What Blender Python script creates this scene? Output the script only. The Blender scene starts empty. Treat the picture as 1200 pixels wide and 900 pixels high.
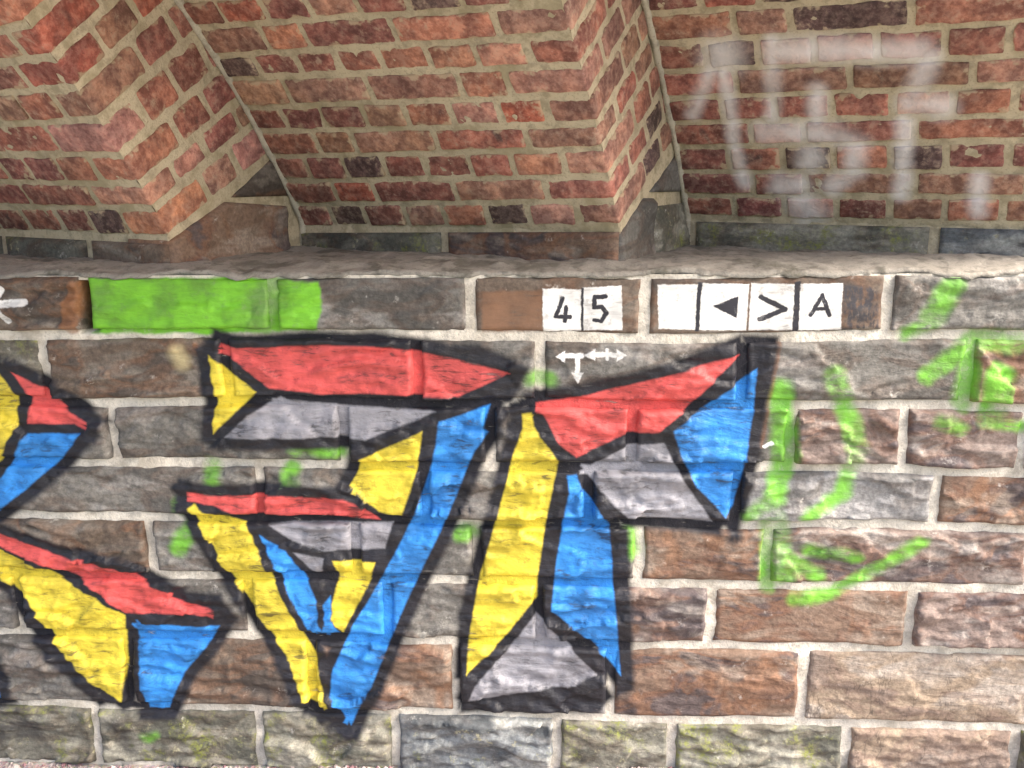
import bpy, math, random
from mathutils import Vector, Matrix, noise
import numpy as np

# ------------------------------------------------------------------ measured layout (metres; wall face is y = 0, eye level z = 0)
CAM_F = [-0.060023, 0.969231, -0.238721]
CAM_R = [0.998186, 0.059386, -0.009869]
CAM_U = [-0.004611, 0.23888, 0.971038]
CAM_LOC = [0, -2.1969, 0]
AX = [0.904794, -0.42585, 0.0]
NN = [-0.42585, -0.904794, 0.0]
RIB_L = 1.0038
STEP = 0.4887
ARC_R = 2.6361
ARC_A = 0.48856
SPRING_Z = -0.1836
BASES = {'L': [-1.8989, 0.5, 0.0], 'M': [-0.7825, 0.5147, 0.0], 'R': [0.3339, 0.5294, 0.0]}
COURSES = {'L': [(-0.0116, -0.0107), (0.0633, 0.0753), (0.1504, 0.1422), (0.2289, 0.224), (0.3188, 0.3139), (0.3941, 0.398), (0.4544, 0.4745), (0.4741, 0.5534)], 'M': [(-0.0188, 0.0132), (0.0591, 0.0845), (0.1355, 0.1518), (0.2133, 0.2265), (0.2949, 0.2884), (0.369, 0.3613), (0.4571, 0.4342), (0.5251, 0.5046), (0.6066, 0.5778), (0.6806, 0.6427)], 'R': [(0.0073, 0.0073), (0.0771, 0.0848), (0.1541, 0.1563), (0.2322, 0.2364), (0.3064, 0.3015), (0.3787, 0.3805), (0.4594, 0.4497), (0.5407, 0.5309), (0.622, 0.6035)]}
PERPS = {'L': [[0.468, 0.612, 0.739, 0.866], [0.262, 0.543, 0.807], [0.522, 0.626, 0.746, 0.872], [0.476, 0.804], [0.655, 0.772, 0.899], [0.725, 0.851], [0.79, 0.915], [0.747]], 'M': [[0.124, 0.246, 0.383, 0.508, 0.639, 0.762, 0.897], [0.172, 0.31, 0.565, 0.828], [0.115, 0.243, 0.374, 0.5, 0.638, 0.757, 0.894], [0.186, 0.309, 0.562, 0.817], [0.115, 0.247, 0.38, 0.504, 0.634, 0.767, 0.886], [0.174, 0.431, 0.689, 0.812], [0.122, 0.254, 0.377, 0.501, 0.633, 0.758, 0.887], [0.196, 0.32, 0.573, 0.834], [0.112, 0.245, 0.376, 0.512, 0.64, 0.776, 0.894]], 'R': [[0.145, 0.282, 0.417, 0.548, 0.677, 0.805, 0.924], [0.203, 0.34, 0.605, 0.854], [0.146, 0.288, 0.415, 0.549, 0.673, 0.807], [0.213, 0.346, 0.602, 0.85], [0.146, 0.278, 0.415, 0.554, 0.684, 0.807], [0.191, 0.461, 0.721], [0.128, 0.255, 0.385, 0.521, 0.662, 0.787], [0.209, 0.337, 0.595, 0.842], [0.141, 0.274, 0.399, 0.531, 0.655, 0.788]]}
SIDE1 = {0: [(0.174,)], 1: [(0.11,), (0.233,), (0.372,)], 2: [(0.173,), (0.299,)], 3: [(0.12,), (0.246,)], 4: [(0.197,), (0.328,)], 5: [(0.125,), (0.256,)]}
BEDS = [-0.2679, -0.4186, -0.5868, -0.7478, -0.8944, -1.0571, -1.2283, -1.4436, -1.595]
ROWS = [[-1.664, -1.177, -0.71, -0.232, 0.178, 0.739, 1.109], [-1.716, -1.298, -0.838, -0.365, -0.067, 0.412, 0.939, 1.205], [-1.7, -1.142, -0.554, -0.19, 0.156, 0.537, 0.804, 1.082, 1.285], [-1.565, -0.778, -0.355, 0.053, 0.415, 0.894, 1.265], [-1.802, -1.566, -1.079, -0.541, -0.228, 0.179, 0.498, 1.137], [-1.762, -1.457, -0.831, -0.466, -0.069, 0.365, 0.865, 1.327], [-1.698, -1.177, -0.676, -0.289, 0.114, 0.609, 1.248], [-1.778, -1.29, -0.837, -0.459, -0.026, 0.279, 0.73, 1.163, 1.397]]
PAINT = [('yellow', [(-1.5274, -0.5924), (-1.4254, -0.5096), (-1.3814, -0.5759), (-1.3871, -0.6478), (-1.451, -0.7466), (-1.5596, -0.7989)]), ('red', [(-1.3882, -0.5139), (-1.3052, -0.5555), (-1.2145, -0.6465), (-1.362, -0.6453), (-1.346, -0.5779)]), ('blue', [(-1.368, -0.6725), (-1.2265, -0.6714), (-1.2789, -0.7311), (-1.3783, -0.8132), (-1.4808, -0.8876), (-1.5107, -0.9023), (-1.4959, -0.8029), (-1.4479, -0.7883), (-1.4074, -0.7277)]), ('red', [(-1.5766, -0.908), (-1.3403, -0.9934), (-1.1386, -1.0482), (-1.0463, -1.1149), (-0.9349, -1.1596), (-1.168, -1.167), (-1.2844, -1.0655), (-1.5811, -0.9368)]), ('yellow', [(-1.5826, -0.9465), (-1.4945, -0.9814), (-1.3573, -1.0521), (-1.1689, -1.1745), (-1.1797, -1.3139), (-1.2044, -1.4286), (-1.2861, -1.3682), (-1.3474, -1.2847), (-1.4415, -1.1029), (-1.5925, -1.0097)]), ('blue', [(-1.1409, -1.1964), (-0.9152, -1.1989), (-0.9557, -1.2626), (-1.0209, -1.3329), (-1.0799, -1.4513), (-1.1351, -1.4529), (-1.1444, -1.3826)]), ('blue', [(-1.6284, -1.2401), (-1.5555, -1.3154), (-1.5424, -1.4248), (-1.6611, -1.4493)]), ('red', [(-0.8446, -0.4536), (-0.6263, -0.4424), (-0.4682, -0.4442), (-0.3431, -0.4587), (-0.1399, -0.5091), (-0.2664, -0.5697), (-0.4736, -0.5622), (-0.6018, -0.565), (-0.734, -0.5505), (-0.7604, -0.5288)]), ('yellow', [(-0.8803, -0.4687), (-0.7671, -0.5594), (-0.8209, -0.6103), (-0.8849, -0.6687), (-0.8692, -0.5885)]), ('gray', [(-0.721, -0.5788), (-0.5606, -0.5932), (-0.3224, -0.607), (-0.3698, -0.6293), (-0.5005, -0.6789), (-0.5864, -0.6707), (-0.8525, -0.6751), (-0.7888, -0.6167)]), ('yellow', [(-0.3558, -0.6556), (-0.3743, -0.7584), (-0.4179, -0.8824), (-0.4767, -0.8716), (-0.5373, -0.8102), (-0.5159, -0.7305), (-0.4805, -0.7145)]), ('blue', [(-0.189, -0.591), (-0.3146, -0.6333), (-0.3349, -0.74), (-0.3849, -0.8773), (-0.4733, -1.0482), (-0.559, -1.1911), (-0.6184, -1.3176), (-0.6324, -1.3997), (-0.5852, -1.4762), (-0.517, -1.3658), (-0.4505, -1.201), (-0.3844, -1.0537), (-0.2975, -0.8715), (-0.2113, -0.6611)]), ('red', [(-0.9578, -0.8361), (-0.7942, -0.8271), (-0.5627, -0.8335), (-0.5304, -0.8469), (-0.4733, -0.8947), (-0.5985, -0.8849), (-0.8429, -0.8789)]), ('yellow', [(-0.9519, -0.8687), (-0.8225, -0.9044), (-0.7697, -1.0391), (-0.7011, -1.2016), (-0.662, -1.2732), (-0.6458, -1.4311), (-0.703, -1.4094), (-0.7365, -1.2826), (-0.801, -1.1543), (-0.889, -1.0268)]), ('gray', [(-0.7603, -0.9105), (-0.6995, -0.9026), (-0.4406, -0.9013), (-0.4656, -0.9719), (-0.6262, -0.9793), (-0.7028, -0.9521)]), ('blue', [(-0.7871, -0.9392), (-0.7224, -0.9761), (-0.6715, -1.059), (-0.6504, -1.1193), (-0.651, -1.2055), (-0.6782, -1.2011), (-0.7043, -1.1449), (-0.7427, -1.0411)]), ('gray', [(-0.7004, -0.9829), (-0.6229, -0.9982), (-0.6298, -1.039), (-0.6478, -1.0394)]), ('yellow', [(-0.5986, -1.005), (-0.4894, -1.0079), (-0.51, -1.0681), (-0.5849, -1.209), (-0.6126, -1.1725), (-0.6102, -1.1307), (-0.5854, -1.0502)]), ('blue', [(-0.6329, -1.1312), (-0.611, -1.1039), (-0.6126, -1.1725), (-0.5941, -1.2092), (-0.6307, -1.21)]), ('red', [(-0.0675, -0.5967), (0.1269, -0.542), (0.4049, -0.4652), (0.347, -0.524), (0.2785, -0.6031), (0.2182, -0.6533), (0.1457, -0.6582), (0.0209, -0.7209), (-0.0214, -0.6859)]), ('blue', [(0.4487, -0.4963), (0.3688, -0.5599), (0.2553, -0.6508), (0.2759, -0.7118), (0.3163, -0.7934), (0.3886, -0.8712), (0.4083, -0.8438), (0.4321, -0.7323), (0.4458, -0.5978)]), ('gray', [(0.038, -0.7541), (0.1463, -0.691), (0.2335, -0.6815), (0.2844, -0.7781), (0.3598, -0.8875), (0.1499, -0.8722), (0.1002, -0.8252)]), ('yellow', [(-0.099, -0.6208), (-0.0213, -0.7324), (-0.051, -0.8727), (-0.0753, -1.0433), (-0.0776, -1.1006), (-0.1651, -1.2192), (-0.2614, -1.3186), (-0.2548, -1.2212), (-0.2224, -1.0436), (-0.1717, -0.8675), (-0.1313, -0.709)]), ('blue', [(0.0128, -0.7789), (0.075, -0.8482), (0.1034, -0.898), (0.1166, -1.0563), (0.1408, -1.3182), (0.0685, -1.226), (-0.0402, -1.1336), (-0.0272, -0.9999), (-0.006, -0.8607)]), ('gray', [(-0.08, -1.1465), (-0.0047, -1.2204), (0.0784, -1.3149), (0.0138, -1.3466), (-0.2585, -1.3971), (-0.2393, -1.3508), (-0.1316, -1.2233)])]
BLACK = [[(-0.8895, -0.428), (-0.2178, -0.4437), (-0.0941, -0.494), (-0.1365, -0.5841), (-0.2207, -0.5977), (-0.7348, -0.5614), (-0.8748, -0.4794)], [(0.4087, -0.4176), (0.4946, -0.4216), (0.4832, -0.5381), (0.4589, -0.732), (0.4121, -0.9255), (0.372, -0.876), (0.4238, -0.7324), (0.4458, -0.5173)], [(0.4087, -0.4176), (0.4193, -0.4714), (0.2764, -0.5391), (-0.0529, -0.601), (-0.1155, -0.584), (0.234, -0.4866)], [(-1.2198, -0.6353), (-1.157, -0.6304), (-1.1806, -0.6801), (-1.2805, -0.761), (-1.3825, -0.8437), (-1.224, -0.6691)], [(-1.0104, -1.102), (-0.9025, -1.1048), (-0.8626, -1.1779), (-0.9132, -1.2289), (-1.1765, -1.2425), (-1.168, -1.167)], [(-0.2691, -1.3592), (0.0806, -1.3123), (0.1219, -1.3865), (0.0819, -1.4257), (-0.2801, -1.4413)], [(0.1097, -0.8934), (0.1505, -0.9042), (0.175, -1.3599), (0.1307, -1.3787), (0.1166, -1.0563)], [(-0.9937, -0.8133), (-0.9451, -0.8197), (-0.8776, -1.0266), (-0.7977, -1.1715), (-0.7291, -1.3459), (-0.691, -1.4428), (-0.5622, -1.4833), (-0.598, -1.4975), (-0.7125, -1.4486), (-0.8207, -1.172), (-0.9211, -1.0033)], [(-0.2113, -0.6611), (-0.1576, -0.5951), (-0.1367, -0.6058), (-0.2012, -0.6941), (-0.2914, -0.8875), (-0.3736, -1.0655), (-0.5118, -1.4041), (-0.5746, -1.4968), (-0.5193, -1.3659)], [(-0.1369, -0.6276), (-0.0989, -0.5991), (-0.1378, -0.7157), (-0.1782, -0.8744), (-0.2292, -1.0509), (-0.2543, -1.1966), (-0.2697, -1.3846), (-0.2868, -1.4312), (-0.2692, -1.1602), (-0.2276, -0.9681)], [(-1.5027, -1.0375), (-1.4426, -1.1104), (-1.349, -1.2975), (-1.2883, -1.3864), (-1.2004, -1.4574), (-1.148, -1.4611), (-1.2704, -1.4383), (-1.397, -1.2987), (-1.4733, -1.1608)], [(-1.3769, -0.481), (-1.2944, -0.5245), (-1.2032, -0.5905), (-1.1514, -0.6393), (-1.2218, -0.651), (-1.3816, -0.5139)], [(-0.4214, -0.8593), (-0.356, -0.6622), (-0.323, -0.6289), (-0.3306, -0.74), (-0.383, -0.8865), (-0.4618, -1.0384), (-0.4949, -1.0318), (-0.4342, -0.9058)]]
GREEN = [((0.6283, -0.5165), (0.6644, -0.6006), 0.0252), ((0.6644, -0.6006), (0.6959, -0.697), 0.0252), ((0.6959, -0.697), (0.6695, -0.807), 0.0231), ((0.6695, -0.807), (0.591, -0.8684), 0.0189), ((0.5059, -0.5486), (0.5255, -0.7095), 0.0315), ((0.5255, -0.7095), (0.5051, -0.8201), 0.0294), ((0.5051, -0.8201), (0.4389, -0.8705), 0.0189), ((0.5088, -0.8876), (0.519, -0.956), 0.035699999999999996), ((0.519, -0.956), (0.5307, -1.0135), 0.0399), ((0.5568, -0.9899), (0.6222, -1.0235), 0.0231), ((0.5966, -0.9547), (0.7128, -0.9711), 0.0168), ((0.5738, -1.0947), (0.6679, -1.0741), 0.0189), ((0.6675, -1.0694), (0.8651, -0.9322), 0.01575), ((0.9448, -0.4229), (0.8461, -0.5114), 0.0231), ((0.9323, -0.4331), (0.9316, -0.5778), 0.0252), ((0.9643, -0.4229), (1.0332, -0.4329), 0.0252), ((1.0035, -0.5149), (1.0029, -0.5984), 0.0378), ((0.8784, -0.3026), (0.8462, -0.3684), 0.0315), ((0.8485, -0.3926), (0.7876, -0.4089), 0.0147), ((0.8763, -0.6204), (0.9381, -0.6412), 0.0147), ((0.9859, -0.6239), (1.0819, -0.6338), 0.0147), ((-0.6755, -0.7073), (-0.5626, -0.7108), 0.0168), ((-0.8943, -0.7502), (-0.891, -0.8144), 0.020999999999999998), ((-0.6901, -0.7617), (-0.7001, -0.8122), 0.0252), ((-0.9455, -0.8967), (-1.0055, -0.9807), 0.027299999999999998), ((-0.9931, -0.8528), (-0.9866, -0.8785), 0.0126), ((-0.0901, -0.5195), (-0.0424, -0.5278), 0.020999999999999998), ((-0.2705, -0.9267), (-0.2356, -0.9261), 0.020999999999999998), ((0.1507, -0.9157), (0.1581, -0.9618), 0.0231), ((0.4961, -0.9219), (0.5033, -1.0538), 0.020999999999999998), ((-1.1498, -1.5462), (-1.1244, -1.5347), 0.0147)]
GREENBOX = [(-1.1654, -0.2802), (-0.7099, -0.2771), (-0.5939, -0.2897), (-0.5914, -0.3519), (-0.6051, -0.4064), (-0.8905, -0.4152), (-1.177, -0.4113)]
WHITE = [((-1.4272, -0.343), (-1.326, -0.3367), 0.0084), ((-1.3799, -0.3029), (-1.4154, -0.3516), 0.00756), ((-1.401, -0.3431), (-1.3737, -0.3815), 0.00756), ((-0.0157, -0.4663), (0.0335, -0.4641), 0.005039999999999999), ((0.0233, -0.4662), (0.0237, -0.519), 0.00546), ((0.054, -0.4619), (0.1255, -0.4617), 0.00546), ((0.0927, -0.4514), (0.093, -0.4723), 0.00378), ((0.4752, -0.6903), (0.4932, -0.6814), 0.00336)]
SMUDGE = [((-1.5752, -1.5324), (-1.4757, -1.524), 0.0336), ((-1.5697, -1.4946), (-1.4936, -1.4764), 0.0168), ((-1.2167, -1.4949), (-1.2087, -1.5749), 0.0231), ((-0.6145, -1.498), (-0.5811, -1.4865), 0.041999999999999996), ((0.1599, -1.3855), (0.1718, -1.4181), 0.0168), ((0.4094, -0.8664), (0.4057, -0.9233), 0.020999999999999998)]
ORANGE = [((0.4933, -0.4339), (0.4805, -0.5635), 0.00546), ((0.4805, -0.5635), (0.4669, -0.6882), 0.0042), ((-1.1921, -0.3053), (-1.2211, -0.3985), 0.0189), ((-0.9034, -0.4623), (-0.9104, -0.4451), 0.0063), ((-0.8673, -0.6932), (-0.8385, -0.6907), 0.0063)]
WHITETRI = [[(-0.0301, -0.4685), (-0.0075, -0.4558), (-0.0074, -0.481)], [(0.0092, -0.5064), (0.038, -0.5062), (0.0238, -0.5339)], [(0.0376, -0.462), (0.0641, -0.4493), (0.0644, -0.4745)], [(0.1377, -0.4617), (0.1151, -0.4492), (0.1156, -0.4765)]]
SQUARES = [[(-0.0607, -0.305), (0.0303, -0.3072), (0.031, -0.4057), (-0.0588, -0.4079)], [(0.0343, -0.3031), (0.1246, -0.2993), (0.1285, -0.4035), (0.0351, -0.4057)], [(0.2085, -0.2974), (0.3039, -0.2956), (0.3019, -0.4033), (0.2133, -0.4013)], [(0.3098, -0.2936), (0.4186, -0.2958), (0.418, -0.4052), (0.3079, -0.4033)], [(0.4244, -0.2938), (0.5266, -0.296), (0.5293, -0.4031), (0.424, -0.4052)], [(0.5364, -0.296), (0.6339, -0.2942), (0.636, -0.403), (0.5373, -0.4051)]]
DARKGAPS = [[(0.3018, -0.2915), (0.3117, -0.2916), (0.3081, -0.4074), (0.298, -0.4074)], [(0.5243, -0.29), (0.538, -0.29), (0.5394, -0.4072), (0.5256, -0.4072)], [(0.0302, -0.3031), (0.0363, -0.3032), (0.0372, -0.4077), (0.031, -0.4077)]]
GLYPH = [((-0.0141, -0.3295), (-0.0302, -0.3726), 0.00357), ((-0.0302, -0.3726), (0.0044, -0.3726), 0.00357), ((-0.0059, -0.35), (-0.0078, -0.3829), 0.00357), ((0.0627, -0.3255), (0.0868, -0.3235), 0.00378), ((0.0627, -0.3255), (0.0609, -0.35), 0.00378), ((0.0609, -0.35), (0.0791, -0.348), 0.00378), ((0.0791, -0.348), (0.0894, -0.3644), 0.00378), ((0.0894, -0.3644), (0.0775, -0.3829), 0.00378), ((0.0775, -0.3829), (0.0613, -0.3808), 0.00336), ((0.4497, -0.326), (0.5066, -0.3543), 0.0042), ((0.5066, -0.3543), (0.4485, -0.3786), 0.0042), ((0.589, -0.3221), (0.5646, -0.3685), 0.00357), ((0.589, -0.3221), (0.6079, -0.3684), 0.00357), ((0.5735, -0.3543), (0.6011, -0.3543), 0.00315)]
GLYPHTRI = [[(0.3377, -0.3481), (0.3962, -0.3239), (0.3947, -0.3766)]]
DARKPATCH = [(0.6382, -0.3002), (0.7086, -0.3043), (0.7223, -0.4008), (0.642, -0.405)]
RUSTPATCH = [(-0.2031, -0.315), (-0.0627, -0.3111), (-0.0609, -0.4079), (-0.2048, -0.4101)]
GHOST = [((0.167, 0.504), (0.164, 0.481), 0.05), ((0.148, 0.475), (0.102, 0.404), 0.0225), ((0.102, 0.404), (0.068, 0.33), 0.02), ((0.163, 0.462), (0.168, 0.339), 0.02), ((0.168, 0.339), (0.167, 0.212), 0.02), ((0.167, 0.212), (0.18, 0.12), 0.0225), ((0.292, 0.523), (0.271, 0.311), 0.0225), ((0.296, 0.5), (0.444, 0.494), 0.035), ((0.444, 0.494), (0.607, 0.478), 0.0325), ((0.63, 0.46), (0.602, 0.369), 0.0275), ((0.595, 0.342), (0.663, 0.33), 0.0325), ((0.386, 0.388), (0.377, 0.308), 0.025), ((0.246, 0.274), (0.414, 0.268), 0.0325), ((0.414, 0.268), (0.473, 0.233), 0.0325), ((0.473, 0.233), (0.462, 0.159), 0.03), ((0.462, 0.159), (0.408, 0.108), 0.0275), ((0.278, 0.112), (0.322, 0.118), 0.035), ((0.359, 0.197), (0.354, 0.184), 0.035), ((0.33, 0.055), (0.351, 0.029), 0.045), ((0.581, 0.29), (0.578, 0.207), 0.0225), ((0.578, 0.183), (0.575, 0.09), 0.0225), ((0.751, 0.13), (0.751, 0.039), 0.0225)]
SPRINGERS = {'L': [0.06, 0.336, 0.699, 0.994], 'M': [-0.022, 0.495, 0.991], 'R': [0.019, 0.657, 1.02]}

# ------------------------------------------------------------------ camera, sky, sun, exposure
S = bpy.context.scene
cd = bpy.data.cameras.new('camera')
cam = bpy.data.objects.new('camera', cd)
S.collection.objects.link(cam)
cd.sensor_width = 36.0
cd.lens = 32.67
cd.clip_start = 0.05
cd.clip_end = 500.0
f, r, u = Vector(CAM_F), Vector(CAM_R), Vector(CAM_U)
m = Matrix((r, u, -f)).transposed().to_4x4()
m.translation = Vector(CAM_LOC)
cam.matrix_world = m
S.camera = cam

SUN_EL, SUN_AZ = 45.0, 104.0        # azimuth clockwise from +y: over the right shoulder of someone facing the wall
w = bpy.data.worlds.new('World')
S.world = w
w.use_nodes = True
wn = w.node_tree
bg = wn.nodes['Background']
sky = wn.nodes.new('ShaderNodeTexSky')
sky.sky_type = 'NISHITA'
sky.sun_disc = False
sky.sun_elevation = math.radians(SUN_EL)
sky.sun_rotation = math.radians(SUN_AZ)
sky.air_density = 1.0
sky.dust_density = 6.0
sky.ozone_density = 0.6
wn.links.new(sky.outputs[0], bg.inputs[0])
bg.inputs[1].default_value = 0.12
sl = bpy.data.lights.new('sun', 'SUN')
sl.energy = 1.5
sl.angle = math.radians(40)
sl.color = (1.0, 0.95, 0.87)
so = bpy.data.objects.new('sun', sl)
S.collection.objects.link(so)
az, el = math.radians(SUN_AZ), math.radians(SUN_EL)
to_sun = Vector((math.sin(az) * math.cos(el), math.cos(az) * math.cos(el), math.sin(el)))
so.rotation_euler = to_sun.to_track_quat('Z', 'Y').to_euler()
so.location = to_sun * 20
S.view_settings.view_transform = 'Standard'
S.view_settings.look = 'None'
S.view_settings.gamma = 1.0
S.view_settings.use_curve_mapping = False
S.view_settings.exposure = 2.22

# ------------------------------------------------------------------ small helpers
COL = S.collection
AXV, NNV = Vector(AX), Vector(NN)
UP = Vector((0, 0, 1))
random.seed(4)
rnd = random.uniform


def nz(x, y, z):
    return noise.noise((x, y, z))


def empty(name, loc, label, cat, group=None):
    o = bpy.data.objects.new(name, None)
    o.empty_display_size = 0.1
    o.location = loc
    COL.objects.link(o)
    o['label'] = label
    o['category'] = cat
    if group:
        o['group'] = group
    return o


def mesh_obj(name, verts, faces, mat, parent=None, smooth=True, uvs=None, edge=None):
    me = bpy.data.meshes.new(name)
    me.from_pydata([tuple(v) for v in verts], [], faces)
    if uvs is not None:
        lay = me.uv_layers.new(name='UVMap')
        idx = np.empty(len(me.loops), dtype=np.int32)
        me.loops.foreach_get('vertex_index', idx)
        lay.data.foreach_set('uv', np.array(uvs, dtype=np.float32)[idx].ravel())
    if edge is not None:
        lay = me.uv_layers.new(name='EdgeMap')
        lay.data.foreach_set('uv', np.array(edge, dtype=np.float32)[idx].ravel())
    if smooth:
        me.polygons.foreach_set('use_smooth', [True] * len(me.polygons))
    me.materials.append(mat)
    me.update()
    o = bpy.data.objects.new(name, me)
    COL.objects.link(o)
    if parent:
        o.parent = parent
        o.matrix_parent_inverse = Matrix.Translation(-Vector(parent.location))
    return o


def grid_faces(nu, nv, off=0, flip=False):
    F = []
    for j in range(nv - 1):
        for i in range(nu - 1):
            a = off + j * nu + i
            q = (a, a + 1, a + nu + 1, a + nu)
            F.append(q[::-1] if flip else q)
    return F


# ------------------------------------------------------------------ node building
class Tree:
    def __init__(self, name):
        self.mat = bpy.data.materials.new(name)
        self.mat.use_nodes = True
        self.t = self.mat.node_tree
        self.bsdf = self.t.nodes['Principled BSDF']
        self.box = (-99, 99, -99, 99)

    def n(self, typ, **kw):
        nd = self.t.nodes.new(typ)
        for k, v in kw.items():
            setattr(nd, k, v)
        return nd

    def put(self, sock, v):
        if isinstance(v, bpy.types.NodeSocket):
            self.t.links.new(v, sock)
        elif v is not None:
            sock.default_value = v

    def math(self, op, a, b=None, c=None, clamp=False):
        nd = self.n('ShaderNodeMath', operation=op, use_clamp=clamp)
        self.put(nd.inputs[0], a)
        self.put(nd.inputs[1], b)
        self.put(nd.inputs[2], c)
        return nd.outputs[0]

    def vm(self, op, a, b=None, scale=None):
        nd = self.n('ShaderNodeVectorMath', operation=op)
        self.put(nd.inputs[0], a)
        self.put(nd.inputs[1], b)
        if scale is not None:
            self.put(nd.inputs['Scale'], scale)
        return nd.outputs['Value'] if op in ('DOT_PRODUCT', 'LENGTH') else nd.outputs['Vector']

    def ramp(self, v, lo, hi, a=0.0, b=1.0, smooth=True):
        nd = self.n('ShaderNodeMapRange', interpolation_type='SMOOTHSTEP' if smooth else 'LINEAR')
        for i, x in enumerate((v, lo, hi, a, b)):
            self.put(nd.inputs[i], x)
        return nd.outputs[0]

    def noise(self, vec, scale, detail=3.0, rough=0.55, color=False, dist=0.0):
        nd = self.n('ShaderNodeTexNoise')
        self.put(nd.inputs['Vector'], vec)
        nd.inputs['Scale'].default_value = scale
        nd.inputs['Detail'].default_value = detail
        nd.inputs['Roughness'].default_value = rough
        nd.inputs['Distortion'].default_value = dist
        return nd.outputs['Color' if color else 'Fac']

    def mix(self, fac, a, b, mode='MIX'):
        nd = self.n('ShaderNodeMix', data_type='RGBA', blend_type=mode)
        nd.clamp_factor = True
        self.put(nd.inputs[0], fac)
        for s, v in ((nd.inputs[6], a), (nd.inputs[7], b)):
            if isinstance(v, (tuple, list)):
                v = (v[0], v[1], v[2], 1.0)
            self.put(s, v)
        return nd.outputs[2]

    def bump(self, h, strength, dist, normal=None):
        nd = self.n('ShaderNodeBump')
        nd.inputs['Strength'].default_value = strength
        nd.inputs['Distance'].default_value = dist
        self.put(nd.inputs['Height'], h)
        self.put(nd.inputs['Normal'], normal)
        return nd.outputs[0]

    def combine(self, x, y, z):
        nd = self.n('ShaderNodeCombineXYZ')
        for i, v in enumerate((x, y, z)):
            self.put(nd.inputs[i], v)
        return nd.outputs[0]

    # distance to a convex outline in a plane; V = (x, 1, z).  Only the edges that matter inside self.box are kept.
    def convex(self, V, pts, cut):
        n = len(pts)
        planes = []
        for i in range(n):
            (x0, y0), (x1, y1) = pts[i], pts[(i + 1) % n]
            l = math.hypot(x1 - x0, y1 - y0)
            if l < 1e-5:
                continue
            nx, ny = (y1 - y0) / l, -(x1 - x0) / l
            planes.append((nx, ny, -(nx * x0 + ny * y0) - (0.012 if cut[i] else 0.0)))
        for i in range(n):                       # blunt sharp corners so that an outline drawn round them stays short
            p0, p1, p2 = pts[i - 1], pts[i], pts[(i + 1) % n]
            ax_, ay_ = p1[0] - p0[0], p1[1] - p0[1]
            bx_, by_ = p1[0] - p2[0], p1[1] - p2[1]
            la, lb = math.hypot(ax_, ay_) + 1e-9, math.hypot(bx_, by_) + 1e-9
            ax_, ay_, bx_, by_ = ax_ / la, ay_ / la, bx_ / lb, by_ / lb
            if ax_ * bx_ + ay_ * by_ > 0.1:
                sx, sy = ax_ + bx_, ay_ + by_
                l = math.hypot(sx, sy) + 1e-9
                sx, sy = sx / l, sy / l
                planes.append((sx, sy, -(sx * p1[0] + sy * p1[1]) - (0.010 if cut[i] or cut[i - 1] else 0.0)))
        x0, x1, z0, z1 = self.box
        keep = []
        for nx, ny, c in planes:
            hi = max(nx * x0, nx * x1) + max(ny * z0, ny * z1) + c
            lo = min(nx * x0, nx * x1) + min(ny * z0, ny * z1) + c
            if lo > 0.05:
                return None
            if hi > -0.05:
                keep.append((nx, ny, c))
        if not keep:
            keep = planes[:1]
        d = None
        for nx, ny, c in keep:
            e = self.vm('DOT_PRODUCT', V, (nx, c, ny))
            d = e if d is None else self.math('MAXIMUM', d, e)
        return d

    def least(self, a, b):
        if a is None or b is None:
            return b if a is None else a
        return self.math('MINIMUM', a, b)

    def poly(self, V, pts):
        d = None
        for part, cut in convex_parts(pts):
            d = self.least(d, self.convex(V, part, cut))
        return d

    def capsule(self, V, a, b):
        l = math.hypot(b[0] - a[0], b[1] - a[1]) + 1e-6
        dr = ((b[0] - a[0]) / l, 0.0, (b[1] - a[1]) / l)
        q = self.vm('SUBTRACT', V, (a[0], 1.0, a[1]))
        t = self.vm('DOT_PRODUCT', q, dr)
        t = self.math('MINIMUM', self.math('MAXIMUM', t, 0.0), l)
        return self.vm('LENGTH', self.vm('SUBTRACT', q, self.vm('SCALE', dr, None, t)))


def cross(o, a, b):
    return (a[0] - o[0]) * (b[1] - o[1]) - (a[1] - o[1]) * (b[0] - o[0])


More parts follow.
